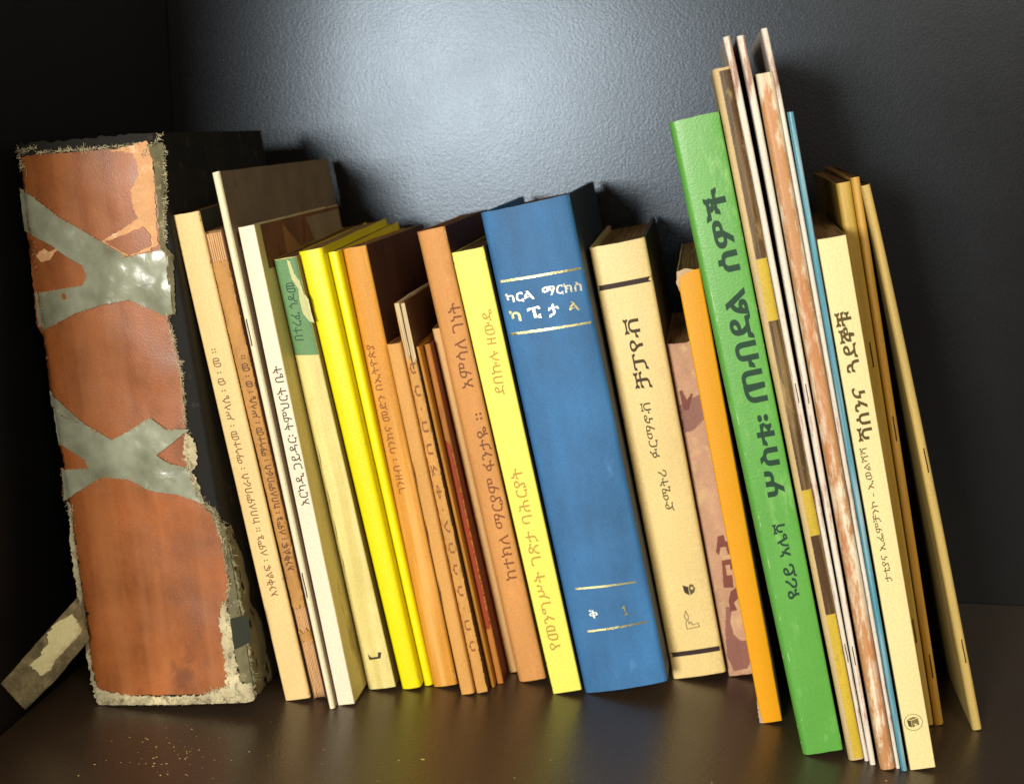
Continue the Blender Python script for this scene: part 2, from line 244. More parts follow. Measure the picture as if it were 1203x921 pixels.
class Book:
    def __init__(s, key, label, cat, depth, rl=1.0, rr=1.0, bulge=.3, wob=.18, group=None, name=None):
        s.key = key; s.d = D[key]; s.x, s.y, s.T0, s.T1, s.H, s.lean, s.tilt = s.d['p']
        s.D = depth; s.rl = rl; s.rr = rr; s.b = bulge; s.wob = wob; s.seed = sum(map(ord, key)) % 97
        o = bpy.data.objects.new(name or cat.replace(' ', '_'), None); COL.objects.link(o)
        o.empty_display_size = .02
        o.location = (s.x * MM, s.y * MM, 0); o.rotation_euler = (R(s.tilt), -R(s.lean), 0)
        o['label'] = label; o['category'] = cat
        group = group or {'yel1': 'bright yellow books', 'yel2': 'bright yellow books', 'w1': 'thin white magazines', 'w2': 'thin white magazines', 'w3': 'thin white magazines', 'och1': 'ochre booklets', 'och2': 'ochre booklets', 'och3': 'ochre booklets'}.get(key)
        if group: o['group'] = group
        s.root = o
    def T(s, w): return s.T0 + (s.T1 - s.T0) * max(0, min(1, w / s.H))
    def surf(s, u, w):
        T = s.T(w); t = (u / T) * 2 - 1
        y = -s.b * (1 - min(1, t * t)) + s.b
        if u < s.rl: y += s.rl - math.sqrt(max(0, s.rl ** 2 - (s.rl - max(u, 0)) ** 2))
        if T - u < s.rr: y += s.rr - math.sqrt(max(0, s.rr ** 2 - (s.rr - max(T - u, 0)) ** 2))
        return y + s.wob * nz(u * .7, w, .37, 31, s.seed) + s.wob * .12 * nz(u, w, 3.3, 11, s.seed)
    def plate(s, name, u0f, u1f, y0, y1, w0, w1, mat, du=None, parent=None, wobx=.12, step=12, jag=0):
        """a board or block between two u-functions, from depth y0 to y1, with slightly wavy edges"""
        V = []; F = []
        nw = max(2, int((w1 - w0) / step)); ny = max(2, int((y1 - y0) / 14))
        idx = {}
        for j in range(nw + 1):
            w = w0 + (w1 - w0) * j / nw
            for i in range(ny + 1):
                y = y0 + (y1 - y0) * i / ny
                ox = wobx * nz(y, w, 9, 40, s.seed)
                ew = 0
                if j in (0, nw): ew = jag * nz(y, u0f(w) * 5, 1, 5, s.seed)
                for q, uf in enumerate((u0f, u1f)):
                    idx[q, j, i] = len(V); V.append((uf(w) + ox, y, w + ew))
        for j in range(nw):
            for i in range(ny):
                F.append((idx[0, j, i], idx[0, j + 1, i], idx[0, j + 1, i + 1], idx[0, j, i + 1]))
                F.append((idx[1, j, i], idx[1, j, i + 1], idx[1, j + 1, i + 1], idx[1, j + 1, i]))
        for j in range(nw):
            for i, fl in ((0, 1), (ny, 0)):
                f = (idx[0, j, i], idx[1, j, i], idx[1, j + 1, i], idx[0, j + 1, i]); F.append(f if fl else f[::-1])
        for i in range(ny):
            for j, fl in ((0, 1), (nw, 0)):
                f = (idx[0, j, i], idx[0, j, i + 1], idx[1, j, i + 1], idx[1, j, i]); F.append(f if fl else f[::-1])
        o = link_mesh(name, V, F, mat, parent or s.root); smooth_by_angle(o); return o
    def spine(s, mat, w0=0, w1=None, name='spine', off=0, thick=.5, jag=.12, step=2.5, u0=None, u1=None):
        w1 = s.H if w1 is None else w1
        V = []; F = []; nw = max(3, int((w1 - w0) / step))
        ss = [0, .1, .25, .5, .75, 1]
        for j in range(nw + 1):
            w = w0 + (w1 - w0) * j / nw; T = s.T(w); a = 0 if u0 is None else u0; bq = T if u1 is None else u1
            us = [a + s.rl * q for q in (0, .07, .2, .42, .7, 1)]
            n = max(3, int(((s.T0 if u1 is None else u1) - a) / 3)); m0 = a + s.rl; m1 = bq - s.rr
            us += [m0 + (m1 - m0) * q / n for q in range(1, n)]
            us += [bq - s.rr * q for q in (1, .7, .42, .2, .07, 0)]
            row = []
            for u in us:
                ww = w
                if j == 0: ww += abs(jag * 2 * nz(u, 5, 2, 3, s.seed))
                if j == nw: ww += jag * 2.5 * nz(u, 8, 2, 3, s.seed)
                row.append((u, s.surf(u, w) + off, ww))
            for v in row: V.append(v)
            for v in row: V.append((v[0] + (thick if v[0] < a + .3 * s.rl else (-thick if v[0] > bq - .3 * s.rr else 0)), v[1] + thick, v[2]))
            m = len(us)
        for j in range(nw):
            a = j * 2 * m; b = a + 2 * m
            for i in range(m - 1):
                F.append((a + i, a + i + 1, b + i + 1, b + i)); F.append((a + m + i, b + m + i, b + m + i + 1, a + m + i + 1))
            F.append((a, b, b + m, a + m)); F.append((a + m - 1, a + 2 * m - 1, b + 2 * m - 1, b + m - 1))
        for a in (0, nw * 2 * m):
            for i in range(m - 1):
                f = (a + i, a + m + i, a + m + i + 1, a + i + 1); F.append(f if a == 0 else f[::-1])
        o = link_mesh(name, V, F, mat, s.root); smooth_by_angle(o, 50); return o
    def block(s, pm, y0=1.2, inset=.4, sq=0, back=.6, name='page_block', tc=.35):
        return s.plate(name, lambda w: tc, lambda w: s.T(w) - tc, s.b + max(y0, .75 * max(s.rl, s.rr) + .7), s.D - back, inset, s.H - inset - sq, pm, wobx=.05, jag=.5)
    def covers(s, ml, mr=None, tc=.35, w0=0, w1=None, trim=0):
        w1 = s.H if w1 is None else w1
        a = s.plate('back_cover', lambda w: 0, lambda w: tc, s.rl + s.b, s.D, w0, w1, ml, jag=.2)
        b = s.plate('front_cover', lambda w: s.T(w) - tc, lambda w: s.T(w), s.rr + s.b, s.D, w0, w1, mr or ml, jag=.2)
        return a, b
    def patch(s, name, poly, mat, off=.15, thick=.1, jit=.0, seg=1.2, grid=4, amp=0, parent=None, clampw=True, surf=None, smooth=True, ampsc=8):
        pts = []
        n = len(poly)
        for i in range(n):
            a = poly[i]; b = poly[(i + 1) % n]; L = math.hypot(b[0] - a[0], b[1] - a[1]); k = max(1, int(L / seg))
            for q in range(k):
                t = q / k; x = a[0] + (b[0] - a[0]) * t; w = a[1] + (b[1] - a[1]) * t
                if jit and q: 
                    x += jit * random.uniform(-1, 1); w += jit * random.uniform(-1, 1)
                pts.append((x, max(w, .15) if clampw else w))
        nb = len(pts)
        xs = [p[0] for p in pts]; ws = [p[1] for p in pts]
        def inside(x, w):
            c = False; j = nb - 1
            for i in range(nb):
                if (pts[i][1] > w) != (pts[j][1] > w) and x < (pts[j][0] - pts[i][0]) * (w - pts[i][1]) / (pts[j][1] - pts[i][1]) + pts[i][0]: c = not c
                j = i
            return c
        x = min(xs) + grid / 2; inn = []
        while x < max(xs):
            w = min(ws) + grid / 2
            while w < max(ws):
                px, pw = x + random.uniform(-.2, .2) * grid, w + random.uniform(-.2, .2) * grid
                if inside(px, pw): inn.append((px, pw))
                w += grid
            x += grid
        allp = [Vector(p) for p in pts + inn]
        vs, es, fs, *_ = delaunay_2d_cdt(allp, [(i, (i + 1) % nb) for i in range(nb)], [], 1, 1e-5)
        sf = surf or (lambda u, w: s.surf(min(max(u, 0), s.T(w)), w))
        V = []; 
        for v in vs:
            y = sf(v.x, v.y) - off - thick + (amp * nz(v.x, v.y, 5, ampsc, s.seed) + amp * .5 * nz(v.x, v.y, 8, ampsc * .35, s.seed) if amp else 0)
            V.append((v.x, y, v.y))
        m = len(V); V += [(a, b + thick, c) for a, b, c in V]
        fs = [tuple(f) for f in fs]
        F = []; cnt = {}
        for f in fs:
            ar = sum(vs[f[i]].x * vs[f[(i + 1) % len(f)]].y - vs[f[(i + 1) % len(f)]].x * vs[f[i]].y for i in range(len(f)))
            if ar < 0: f = f[::-1]
            F.append(f); F.append(tuple(i + m for i in f[::-1]))
            for i in range(len(f)):
                e = (f[i], f[(i + 1) % len(f)]); cnt[e] = 1
        for (a, b) in list(cnt):
            if (b, a) not in cnt: F.append((a, a + m, b + m, b))
        o = link_mesh(name, V, F, mat, parent or s.root)
        if smooth: smooth_by_angle(o, 60)
        return o
    def write(s, txt, u0, w0, u1, w1, h, bold, mat, upleft=True, name='lettering', off=.14, slant=0):
        cu = bpy.data.curves.new('t', 'FONT'); cu.body = txt; cu.offset = bold; cu.resolution_u = 4; cu.shear = slant
        to = bpy.data.objects.new('t', cu); COL.objects.link(to)
        bpy.context.view_layer.update()
        ev = to.evaluated_get(bpy.context.evaluated_depsgraph_get())
        tm = ev.to_mesh()
        vs_ = [tuple(v.co) for v in tm.vertices]; fs_ = [tuple(p.vertices) for p in tm.polygons]
        ev.to_mesh_clear()
        bpy.data.objects.remove(to)
        me = bpy.data.meshes.new(name); me.from_pydata(vs_, [], fs_); me.validate(); me.update()
        bm = bmesh.new(); bm.from_mesh(me)
        bmesh.ops.triangulate(bm, faces=bm.faces[:])
        bmesh.ops.subdivide_edges(bm, edges=[e for e in bm.edges if e.calc_length() > .28], cuts=1)
        bm.to_mesh(me); bm.free()
        xs = [v.co.x for v in me.vertices]; ys = [v.co.y for v in me.vertices]
        x0, x1, y0, y1 = min(xs), max(xs), min(ys), max(ys)
        dv = Vector((u1 - u0, w1 - w0)); L = dv.length; dv.normalize()
        if upleft: up = Vector((-dv.y, dv.x))
        else: up = Vector((-dv.y, dv.x))
        hh = h / (y1 - y0); ll = L / (x1 - x0)
        for v in me.vertices:
            a = (v.co.x - x0) * ll; b = ((v.co.y - y0) - (y1 - y0) / 2) * hh
            u = u0 + dv.x * a + up.x * b; w = w0 + dv.y * a + up.y * b
            v.co = (u * MM, (s.surf(min(max(u, 0), s.T(w)), w) - off) * MM, w * MM)
        me.materials.clear(); me.materials.append(mat)
        o = bpy.data.objects.new(name, me); COL.objects.link(o); o.parent = s.root; return o
    def texts(s, mat, **k):
        for t in s.d.get('text', []): s.write(*t, mat, **k)
    def staple(s, u, w, L=9, wid=.45, mat=None):
        r = wid / 2; V = []; F = []
        path = [(0, .6), (0, -.35), (L, -.35), (L, .6)]
        pts = [(u, s.surf(u, w) + .9, w), (u, s.surf(u, w) - .3, w + .25)] + [(u + .05 * math.sin(q), s.surf(u, w + L * q / 6) - .35, w + L * q / 6) for q in range(1, 6)] + [(u, s.surf(u, w + L) - .3, w + L - .25), (u, s.surf(u, w + L) + .9, w + L)]
        for i, p in enumerate(pts):
            t = Vector(pts[min(i + 1, len(pts) - 1)]) - Vector(pts[max(i - 1, 0)]); t.normalize()
            a = Vector((1, 0, 0)); b = t.cross(a).normalized()
            for q in range(6):
                an = q * math.pi / 3; V.append(tuple(Vector(p) + r * (math.cos(an) * a + math.sin(an) * b)))
        for i in range(len(pts) - 1):
            for q in range(6):
                F.append((i * 6 + q, i * 6 + (q + 1) % 6, i * 6 + 6 + (q + 1) % 6, i * 6 + 6 + q))
        F.append(tuple(range(6))[::-1]); F.append(tuple(range(len(V) - 6, len(V))))
        return link_mesh('staple', V, F, mat or STAPLE, s.root, True)

def box(name, lo, hi, mat, bevel=.0008):
    bm = bmesh.new(); bmesh.ops.create_cube(bm, size=1)
    for v in bm.verts: v.co = Vector([(lo[i] + hi[i]) / 2 + v.co[i] * (hi[i] - lo[i]) for i in range(3)])
    if bevel: bmesh.ops.bevel(bm, geom=bm.edges[:], offset=bevel, segments=2, affect='EDGES')
    me = bpy.data.meshes.new(name); bm.to_mesh(me); bm.free(); me.materials.append(mat)
    o = bpy.data.objects.new(name, me); COL.objects.link(o); o['kind'] = 'structure'; return o

# ------------------------------------------------------------------ the shelf
wallm = wall_mat('black_textured_laminate', (.0075, .0055, .005), .29, .15, 850, .50, (.68, .82, 1, 1), .0005, patch=.05)
sidem = wall_mat('black_side_laminate', (.008, .008, .009), .45, .25, 330, .35, (.9, .95, 1, 1), .0006)
floorm = wall_mat('dark_brown_shelf_laminate', (.060, .040, .026), .32, .4, 560, .5, (1, .93, .85, 1), .0004, wear=.35, patch=.18)
box('floor', (-.323, -.34, -.022), (.60, .157, 0), floorm)
box('back_wall', (-.343, .157, -.022), (.60, .177, .62), wallm, .0005)
box('left_wall', (-.343, -.34, -.022), (-.3235, .1565, .62), sidem)

# crumbs of old paper and glue on the shelf
V = []; F = []
crumbm = paper('crumb_flakes', (205, 180, 110), .8, .3)
for i in range(110):
    if i < 80: cx = random.gauss(-235, 22); cy = random.gauss(-98, 17)
    else: cx = random.uniform(-230, 150); cy = random.uniform(-130, -75)
    if cx < -312 or cy < -150 or cy > -60: continue
    s_ = random.uniform(.12, .42) * (2.0 if random.random() < .06 else 1); a = random.uniform(0, 6.28); n = len(V)
    k = random.randint(4, 6)
    for zz in (.05, .05 + s_ * .35):
        for q in range(k):
            rr_ = s_ * random.uniform(.6, 1.2) * (1 if zz < .06 else .8); an = a + q * 6.283 / k
            V.append((cx + rr_ * math.cos(an) * 1.5, cy + rr_ * math.sin(an), zz))
    F.append(tuple(range(n + k, n + 2 * k)))
    for q in range(k): F.append((n + q, n + (q + 1) % k, n + k + (q + 1) % k, n + k + q))
cr = link_mesh('paper_crumbs', V, F, crumbm); cr['kind'] = 'stuff'; cr['label'] = 'pale yellow paper crumbs scattered on the dark shelf before the torn leather book'; cr['category'] = 'crumbs'

# ------------------------------------------------------------------ shared materials
STAPLE = paper('rusty_staple', (92, 50, 24), .5, .3, metallic=.4)
PG = pages_mat('dim_yellowed_pages', (165, 130, 84), (92, 64, 38))  # colour darkened to stand in for dim light on the page tops
PGW = pages_mat('cream_pages', (235, 215, 175), (175, 150, 110))
PGD = pages_mat('dim_brown_aged_pages', (138, 102, 62), (70, 46, 26))  # aged brown, its darkness also standing in for shade on the tops

def nicks(bk, c, n=9):
    m = bpy.data.materials.get('worn_nick_%d_%d_%d' % c) or paper('worn_nick_%d_%d_%d' % c, c, .75, .15)
    for i in range(n):
        w = random.choice([random.uniform(1, 6), random.uniform(bk.H - 7, bk.H - 1), random.uniform(8, bk.H - 8)]); l = random.uniform(.8, 4)
        T = bk.T(w); right = random.random() < .5; d = random.uniform(.25, .7)
        e = T - .12 if right else .12; k = -1 if right else 1
        bk.patch('scuff', [(e, w), (e + k * d, w + l * .3), (e + k * d * .5, w + l * .6), (e, w + l)] if right == False else [(e, w), (e, w + l), (e + k * d * .5, w + l * .6), (e + k * d, w + l * .3)], m, off=.06, thick=.03, jit=.06, seg=.4, grid=.8)

# ------------------------------------------------------------------ 1: the old leather book
bk = Book('bible', 'thick battered brown leather book mended with grey tape, at the far left end', 'book', 152, rl=2.2, rr=2.2, bulge=1.6, wob=.7)
cloth = paper('worn_black_binding', (24, 22, 18), .8, .4, (70, 62, 48), .3, 90, 1)
leather = paper('brown_leather', (152, 86, 40), .38, .24, (108, 60, 30), .34, 34, .6, grain=.3, spec=.4, fibre=.7, fine=1300, streak=(90, .3, (178, 116, 70)))
bk.spine(cloth, thick=1.2, jag=.6)
a, b = bk.covers(cloth, cloth, tc=3.2)
bk.block(PGD, y0=4, inset=4, back=5, tc=3.4)
Pp = bk.d['patch']
bk.patch('leather_panel', Pp['leather'], leather, off=.05, thick=.5, jit=.35, amp=.35, seg=1.4, grid=3.5, ampsc=26)
peach = paper('torn_peach_lining', (214, 162, 114), .8, .14, (240, 200, 160), .5, 110, 1)
bk.patch('torn_lining', Pp['peach'], peach, off=.75, thick=.25, jit=.4, seg=1.0, grid=3, amp=.3)
bk.patch('leather_chip', Pp['chip'], leather, off=1.15, thick=.35, jit=.3, seg=1.2, grid=3)
bk.patch('torn_lining', Pp['mend'], peach, off=.9, thick=.2, jit=.4, seg=1, grid=3)
# packing tape: translucent, grey green, glossy and crumpled
tape = bpy.data.materials.new('old_packing_tape'); tape.use_nodes = True
nt = tape.node_tree; L_ = nt.links; b_ = nt.nodes['Principled BSDF']
tc_ = N(nt, 'ShaderNodeTexCoord'); n_ = N(nt, 'ShaderNodeTexNoise', Scale=40.0, Detail=5.0, Roughness=.55); L_.new(tc_.outputs['Object'], n_.inputs['Vector'])
r_ = N(nt, 'ShaderNodeValToRGB'); L_.new(n_.outputs[0], r_.inputs[0])
r_.color_ramp.elements[0].position = .3; r_.color_ramp.elements[0].color = lin((128, 132, 108)); r_.color_ramp.elements[1].position = .72; r_.color_ramp.elements[1].color = lin((180, 184, 162))
L_.new(r_.outputs[0], b_.inputs['Base Color']); b_.inputs['Roughness'].default_value = .24
b_.inputs['Coat Weight'].default_value = .3; b_.inputs['Coat Roughness'].default_value = .12
mr_ = N(nt, 'ShaderNodeMapRange'); mr_.inputs[1].default_value = .3; mr_.inputs[2].default_value = .65; mr_.inputs[3].default_value = .52; mr_.inputs[4].default_value = .86; L_.new(n_.outputs[0], mr_.inputs[0]); L_.new(mr_.outputs[0], b_.inputs['Alpha'])
w_ = N(nt, 'ShaderNodeTexNoise', Scale=90.0, Detail=2.5, Distortion=1.6); L_.new(tc_.outputs['Object'], w_.inputs['Vector'])
bp_ = N(nt, 'ShaderNodeBump'); bp_.inputs['Strength'].default_value = .3; bp_.inputs['Distance'].default_value = .0009; L_.new(w_.outputs[0], bp_.inputs['Height']); L_.new(bp_.outputs[0], b_.inputs['Normal'])
bk.patch('tape_strip', Pp['tape1'], tape, off=1.2, thick=.12, jit=.12, amp=.75, seg=1.5, grid=1.6, ampsc=14)
bk.patch('tape_strip', Pp['tape2'], tape, off=1.45, thick=.12, jit=.2, amp=.8, seg=1.3, grid=1.6, ampsc=13)
bk.patch('tape_strip', Pp['tape3'], tape, off=1.4, thick=.12, jit=.2, amp=.5, seg=1.3, grid=2.2)
fray = paper('frayed_grey_cloth', (196, 184, 148), .9, .28, (105, 100, 74), .55, 220, 1, fibre=2.5, fine=1600)
fray2 = paper('frayed_olive_cloth', (112, 106, 78), .9, .35, (178, 168, 130), .4, 160, 1, fibre=2.5, fine=1400)
bk.patch('cloth_hem', Pp['hem'], fray, off=.7, thick=.5, jit=.9, seg=.9, grid=2, amp=.9, ampsc=3)
bk.patch('torn_cloth', Pp['torncloth'], fray2, off=.5, thick=.4, jit=.8, seg=.9, grid=2, amp=.7, ampsc=4)
bk.patch('cloth_edge', Pp['edge'], fray, off=.6, thick=.4, jit=.5, seg=.9, grid=2, amp=.5, ampsc=4)
bk.patch('cloth_tatter', Pp['rtape'], fray2, off=.9, thick=.3, jit=.4, seg=1, grid=2.4, amp=.8, ampsc=6)
bk.patch('cloth_tatter', Pp['fray_r'], fray, off=.9, thick=.3, jit=.8, seg=.8, grid=2, amp=.8, ampsc=4)
darksq = paper('dark_cloth_square', (44, 48, 36), .8, .2)
bk.patch('shelf_mark_label', Pp['label'], darksq, off=2.0, thick=.2, jit=.1, seg=1, grid=1.2, surf=lambda u, w: 1.2)
# cloth turned round onto the side board, low down
def side(u, w): return 0
Vs = []; Fs = []; ny = 16; nw_ = 44
for j in range(nw_ + 1):
    w = 1 + 86 * j / nw_
    for i in range(ny + 1):
        yy = 1.5 + (26 + 10 * nz(w, 0, 0, 14, 3) - 14 * j / nw_) * i / ny
        Vs.append((bk.T(w) + .5 + .5 * nz(yy, w, 0, 3, 2) + .4, yy, w + 1.2 * nz(yy, w, 4, 3, 5)))
for j in range(nw_):
    for i in range(ny):
        if nz(i * 2, j * 1.5, 2, 5, 9) > .38: continue
        q = j * (ny + 1) + i; Fs.append((q, q + 1, q + ny + 2, q + ny + 1))
o = link_mesh('turned_cloth', Vs, Fs, fray2, bk.root, True)
md = o.modifiers.new('s', 'SOLIDIFY'); md.thickness = .0003

def threads(parent_book, name, line, dens, length, mat, spread=60, base=90, off=.8, wd=.16, inward=0):
    V = []; F = []
    for (a, b_, dr) in line:
        L = math.hypot(b_[0] - a[0], b_[1] - a[1]); n = int(L * dens)
        for i in range(n):
            t = random.random(); u = a[0] + (b_[0] - a[0]) * t + random.uniform(-.6, .6); w = a[1] + (b_[1] - a[1]) * t + random.uniform(-.6, .6)
            an = R(dr + random.gauss(0, spread / 2)); l = length * random.uniform(.15, 1.1) * (.5 + 1.1 * abs(nz(u, w, 0, 5, 3)) * 2); y = parent_book.surf(min(max(u, 0), parent_book.T(w)), w) - off - random.uniform(0, .8)
            bend = random.uniform(-1.2, 1.2); k = 4; st = len(V); wd_ = wd * random.uniform(.5, 1.6)
            px, pw = u, w; dy = random.uniform(-.3, .25)
            for q in range(k + 1):
                nx, nw2 = -math.sin(an), math.cos(an); ww = wd_ * (1 - .6 * q / k)
                zz = max(pw, .2)
                V.append((px - nx * ww, y + dy * q, max(.15, pw - nw2 * ww))); V.append((px + nx * ww, y + dy * q, max(.15, pw + nw2 * ww))); V.append((px, y + dy * q + ww * 1.5, zz))
                px += math.cos(an) * l / k; pw += math.sin(an) * l / k; an += bend / k
            for q in range(k):
                a0 = st + q * 3
                for r in range(3): F.append((a0 + r, a0 + (r + 1) % 3, a0 + 3 + (r + 1) % 3, a0 + 3 + r))
    o = link_mesh(name, V, F, mat, parent_book.root); o['kind'] = 'stuff'; return o
T_ = bk.T
hem = Pp['hem']; ed = Pp['edge']; tcl = Pp['torncloth']
line = [((3, 1), (78, 1.2), 250), ((3, 2.5), (78, 3), 240)]
line += [(ed[i], ed[i + 1], 170) for i in range(0, 5)]
line += [(Pp['leather'][i], Pp['leather'][i + 1], 20) for i in range(15, 22)]
line += [((1, 270), (10, 272), 80), ((1, 262), (1, 272), 170), ((10, 269), (60, 269), 80), ((60, 264), (70, 273), 70), ((66, 225), (70, 268), 20)]
line += [(Pp['leather'][i], Pp['leather'][i + 1], 0) for i in range(22, 27)]
threads(bk, 'frayed_threads', line, 7, 1.7, fray, 190, wd=.13)
threads(bk, 'loose_threads', [(tcl[i], tcl[i + 1], 30) for i in range(0, 6)] + [((1, 180), (3, 262), 180)], .8, 2.6, fray, 260, wd=.07)
threads(bk, 'torn_edge_fibres', [(Pp['tape1'][i], Pp['tape1'][i + 1], 90) for i in range(0, 20)] + [(Pp['tape2'][i], Pp['tape2'][i + 1], 90) for i in range(0, 22)], 3.0, .8, peach, 300, wd=.08, off=1.2)
# strip of tape that has come away at the foot, with a scrap of paper stuck to it
flapm = bpy.data.materials.new('loose_tape'); flapm.use_nodes = True
nt = flapm.node_tree; L_ = nt.links; b_ = nt.nodes['Principled BSDF']
tc_ = N(nt, 'ShaderNodeTexCoord'); n_ = N(nt, 'ShaderNodeTexNoise', Scale=120.0, Detail=6.0, Roughness=.7); L_.new(tc_.outputs['Object'], n_.inputs['Vector'])
r_ = N(nt, 'ShaderNodeValToRGB'); L_.new(n_.outputs[0], r_.inputs[0]); r_.color_ramp.elements[0].position = .35; r_.color_ramp.elements[1].position = .7
r_.color_ramp.elements[0].color = lin((120, 112, 84)); r_.color_ramp.elements[1].color = lin((176, 164, 126)); L_.new(r_.outputs[0], b_.inputs['Base Color'])
b_.inputs['Roughness'].default_value = .3; mr_ = N(nt, 'ShaderNodeMapRange'); mr_.inputs[1].default_value = .35; mr_.inputs[2].default_value = .7; mr_.inputs[3].default_value = .45; mr_.inputs[4].default_value = .9
L_.new(n_.outputs[0], mr_.inputs[0]); L_.new(mr_.outputs[0], b_.inputs['Alpha'])
def flap_surf(u, w): return 1.5 * (u - 3) + 1.0 * nz(u, w, 0, 16, 3)
fl = bk.patch('tape_flap', D['marks']['flap'], flapm, off=.6, thick=.12, jit=.15, seg=2, grid=3, amp=.3, surf=flap_surf)
bk.patch('paper_scrap', D['marks']['scrap'], paper('stuck_paper_scrap', (250, 232, 180), .8, .1, (180, 150, 95), .3, 120, 1), off=1.0, thick=.15, jit=.5, seg=.9, grid=2.5, amp=.3, surf=flap_surf, parent=fl)

# ------------------------------------------------------------------ 2: cream spine with dark covers
brown_ink = ink('brown_ink', (112, 76, 42)); dark_ink = ink('dark_ink', (62, 50, 38)); black_ink = ink('black_ink', (48, 40, 30))
bk = Book('cream', 'narrow cream book with small brown print, next to the battered leather one', 'book', 138, rl=1.2, rr=1.2, bulge=.5)
m = paper('cream_spine_paper', (236, 203, 140), .5, .07, (200, 150, 90), .22, 50, .3)
dk = paper('dark_green_cover', (34, 34, 26), .5, .3, (70, 66, 50), .15)
bk.spine(m); bk.covers(m, dk); bk.block(PGD)
bk.texts(brown_ink); nicks(bk, (190, 150, 100))

# ------------------------------------------------------------------ 3: tan book, page signatures showing
bk = Book('tan', 'worn tan book with its spine torn to bare page folds at head and foot', 'book', 136, rl=.9, rr=.9, bulge=.3, wob=.3)
m = paper('worn_tan_spine', (196, 144, 80), .65, .18, (150, 95, 45), .45, 55, .5)
sg = paper('folded_signature_paper', (226, 180, 128), .8, .14, (180, 130, 80), .4, 60, .2)
H = bk.H
bk.covers(paper('tan_cover', (170, 120, 70), .65, .2), paper('tan_cover_front', (120, 78, 62), .65, .2)); bk.block(PG, y0=3)
ns = 7
for i in range(ns):      # rounded folds of the signatures
    V = []; F = []; nw_ = 60
    for j in range(nw_ + 1):
        w = .6 + (H - 1.6) * j / nw_; T = bk.T(w); c = .4 + (T - .8) * (i + .5) / ns; r = (T - .8) / ns * .47
        for q in range(7):
            an = math.pi * q / 6
            V.append((c - r * math.cos(an) + .12 * nz(w, i, 0, 9, i), 1.4 - r * math.sin(an) * 1.3 + .15 * nz(w, i, 3, 12, i), w))
    for j in range(nw_):
        for q in range(6):
            a_ = j * 7 + q; F.append((a_, a_ + 1, a_ + 8, a_ + 7))
    o = link_mesh('page_fold', V, F, sg, bk.root, True)
    md = o.modifiers.new('s', 'SOLIDIFY'); md.thickness = .0001
def torn_piece(wa, wb, bk=bk, m=m):
    poly = [(.1, wa + .5)] + [(bk.T(wa) * q / 6, wa + random.uniform(-2, 1.2)) for q in range(1, 6)] + [(bk.T(wa) - .1, wa), (bk.T(wb) - .1, wb + .4)] + [(bk.T(wb) * q / 6, wb + random.uniform(-1.4, 2.2)) for q in range(5, 0, -1)] + [(.1, wb)]
    bk.patch('spine', poly, m, off=-.1, thick=.3, jit=.12, seg=1.2, grid=2.5, amp=.25)
torn_piece(50, 222); torn_piece(31, 37)
bk.texts(ink('faded_dark_ink', (104, 68, 42)), off=.6)

# ------------------------------------------------------------------ 4: tall thin magazine
bk = Book('mag', 'tall thin off-white magazine with two staples and a large brown cover, behind the white spine', 'magazine', 183, rl=1.2, rr=1.2, bulge=.3)
m = paper('magazine_spine_paper', (243, 228, 192), .5, .06)
mc = paper('magazine_brown_cover', (132, 114, 90), .55, .12, (110, 84, 64), .3, 30, 1)
bk.spine(m); a, b = bk.covers(m, mc, tc=.2); bk.block(PGW, tc=.25)
for z in D['marks']['st_mag']: bk.staple(bk.T0 * .5, z[1] - 6, 13)
# darker red-brown band across the magazine's cover
def cover_band(bk, name, wa, wb, mat, y0=6, y1=None, slope=0, off=.06, th=.05, par=None):
    y1 = y1 or bk.D - .5
    V = []; 
    for (yy, ww) in ((y0, wa), (y1, wa + slope), (y1, wb + slope), (y0, wb)): V.append((bk.T(ww) + .12 + off, yy, ww))
    V += [(v[0] + th, v[1], v[2]) for v in V]
    return link_mesh(name, V, [(0, 3, 2, 1), (4, 5, 6, 7), (0, 1, 5, 4), (1, 2, 6, 5), (2, 3, 7, 6), (3, 0, 4, 7)], mat, par or bk.root)
cover_band(bk, 'dark_band', 229, 235.5, paper('red_brown_band', (100, 62, 44), .6, .2))

# ------------------------------------------------------------------ 5: white school book
bk = Book('white', 'white-spined paperback lettered in black, its picture cover turned to the green-labelled one', 'book', 146, rl=.5, rr=.5, bulge=.12)
m = paper('white_spine_paper', (240, 226, 200), .45, .03, (235, 205, 150), .12, 50, .3)
cv = paper('brown_picture_cover', (136, 92, 54), .5, .35, (92, 50, 30), .5, 45, .5)
cvl = paper('olive_cream_cover', (226, 212, 134), .5, .1, (160, 140, 60), .4, 50, .3)
bk.spine(m); a, b = bk.covers(m, cvl); bk.block(PG)
H = bk.H
cover_band(bk, 'cover_picture', 217, H - .5, cv, 8, 145)
def cover_quad(bk, name, pts, mat, off):
    V = [(bk.T(w) + off, y, w) for y, w in pts]; n = len(V); V += [(v[0] + .04, v[1], v[2]) for v in V]
    F = [tuple(range(n))[::-1], tuple(range(n, 2 * n))] + [(i, (i + 1) % n, n + (i + 1) % n, n + i) for i in range(n)]
    return link_mesh(name, V, F, mat, bk.root)
cover_quad(bk, 'printed_panel', [(92, 218), (144, 218), (144, 236), (80, 236)], paper('pale_picture_area', (150, 132, 98), .5, .15), .28)
cover_quad(bk, 'printed_panel', [(38, 218), (70, 218), (40, 236)], paper('ochre_picture_area', (165, 120, 66), .5, .15), .30)
bk.texts(black_ink, off=.12)

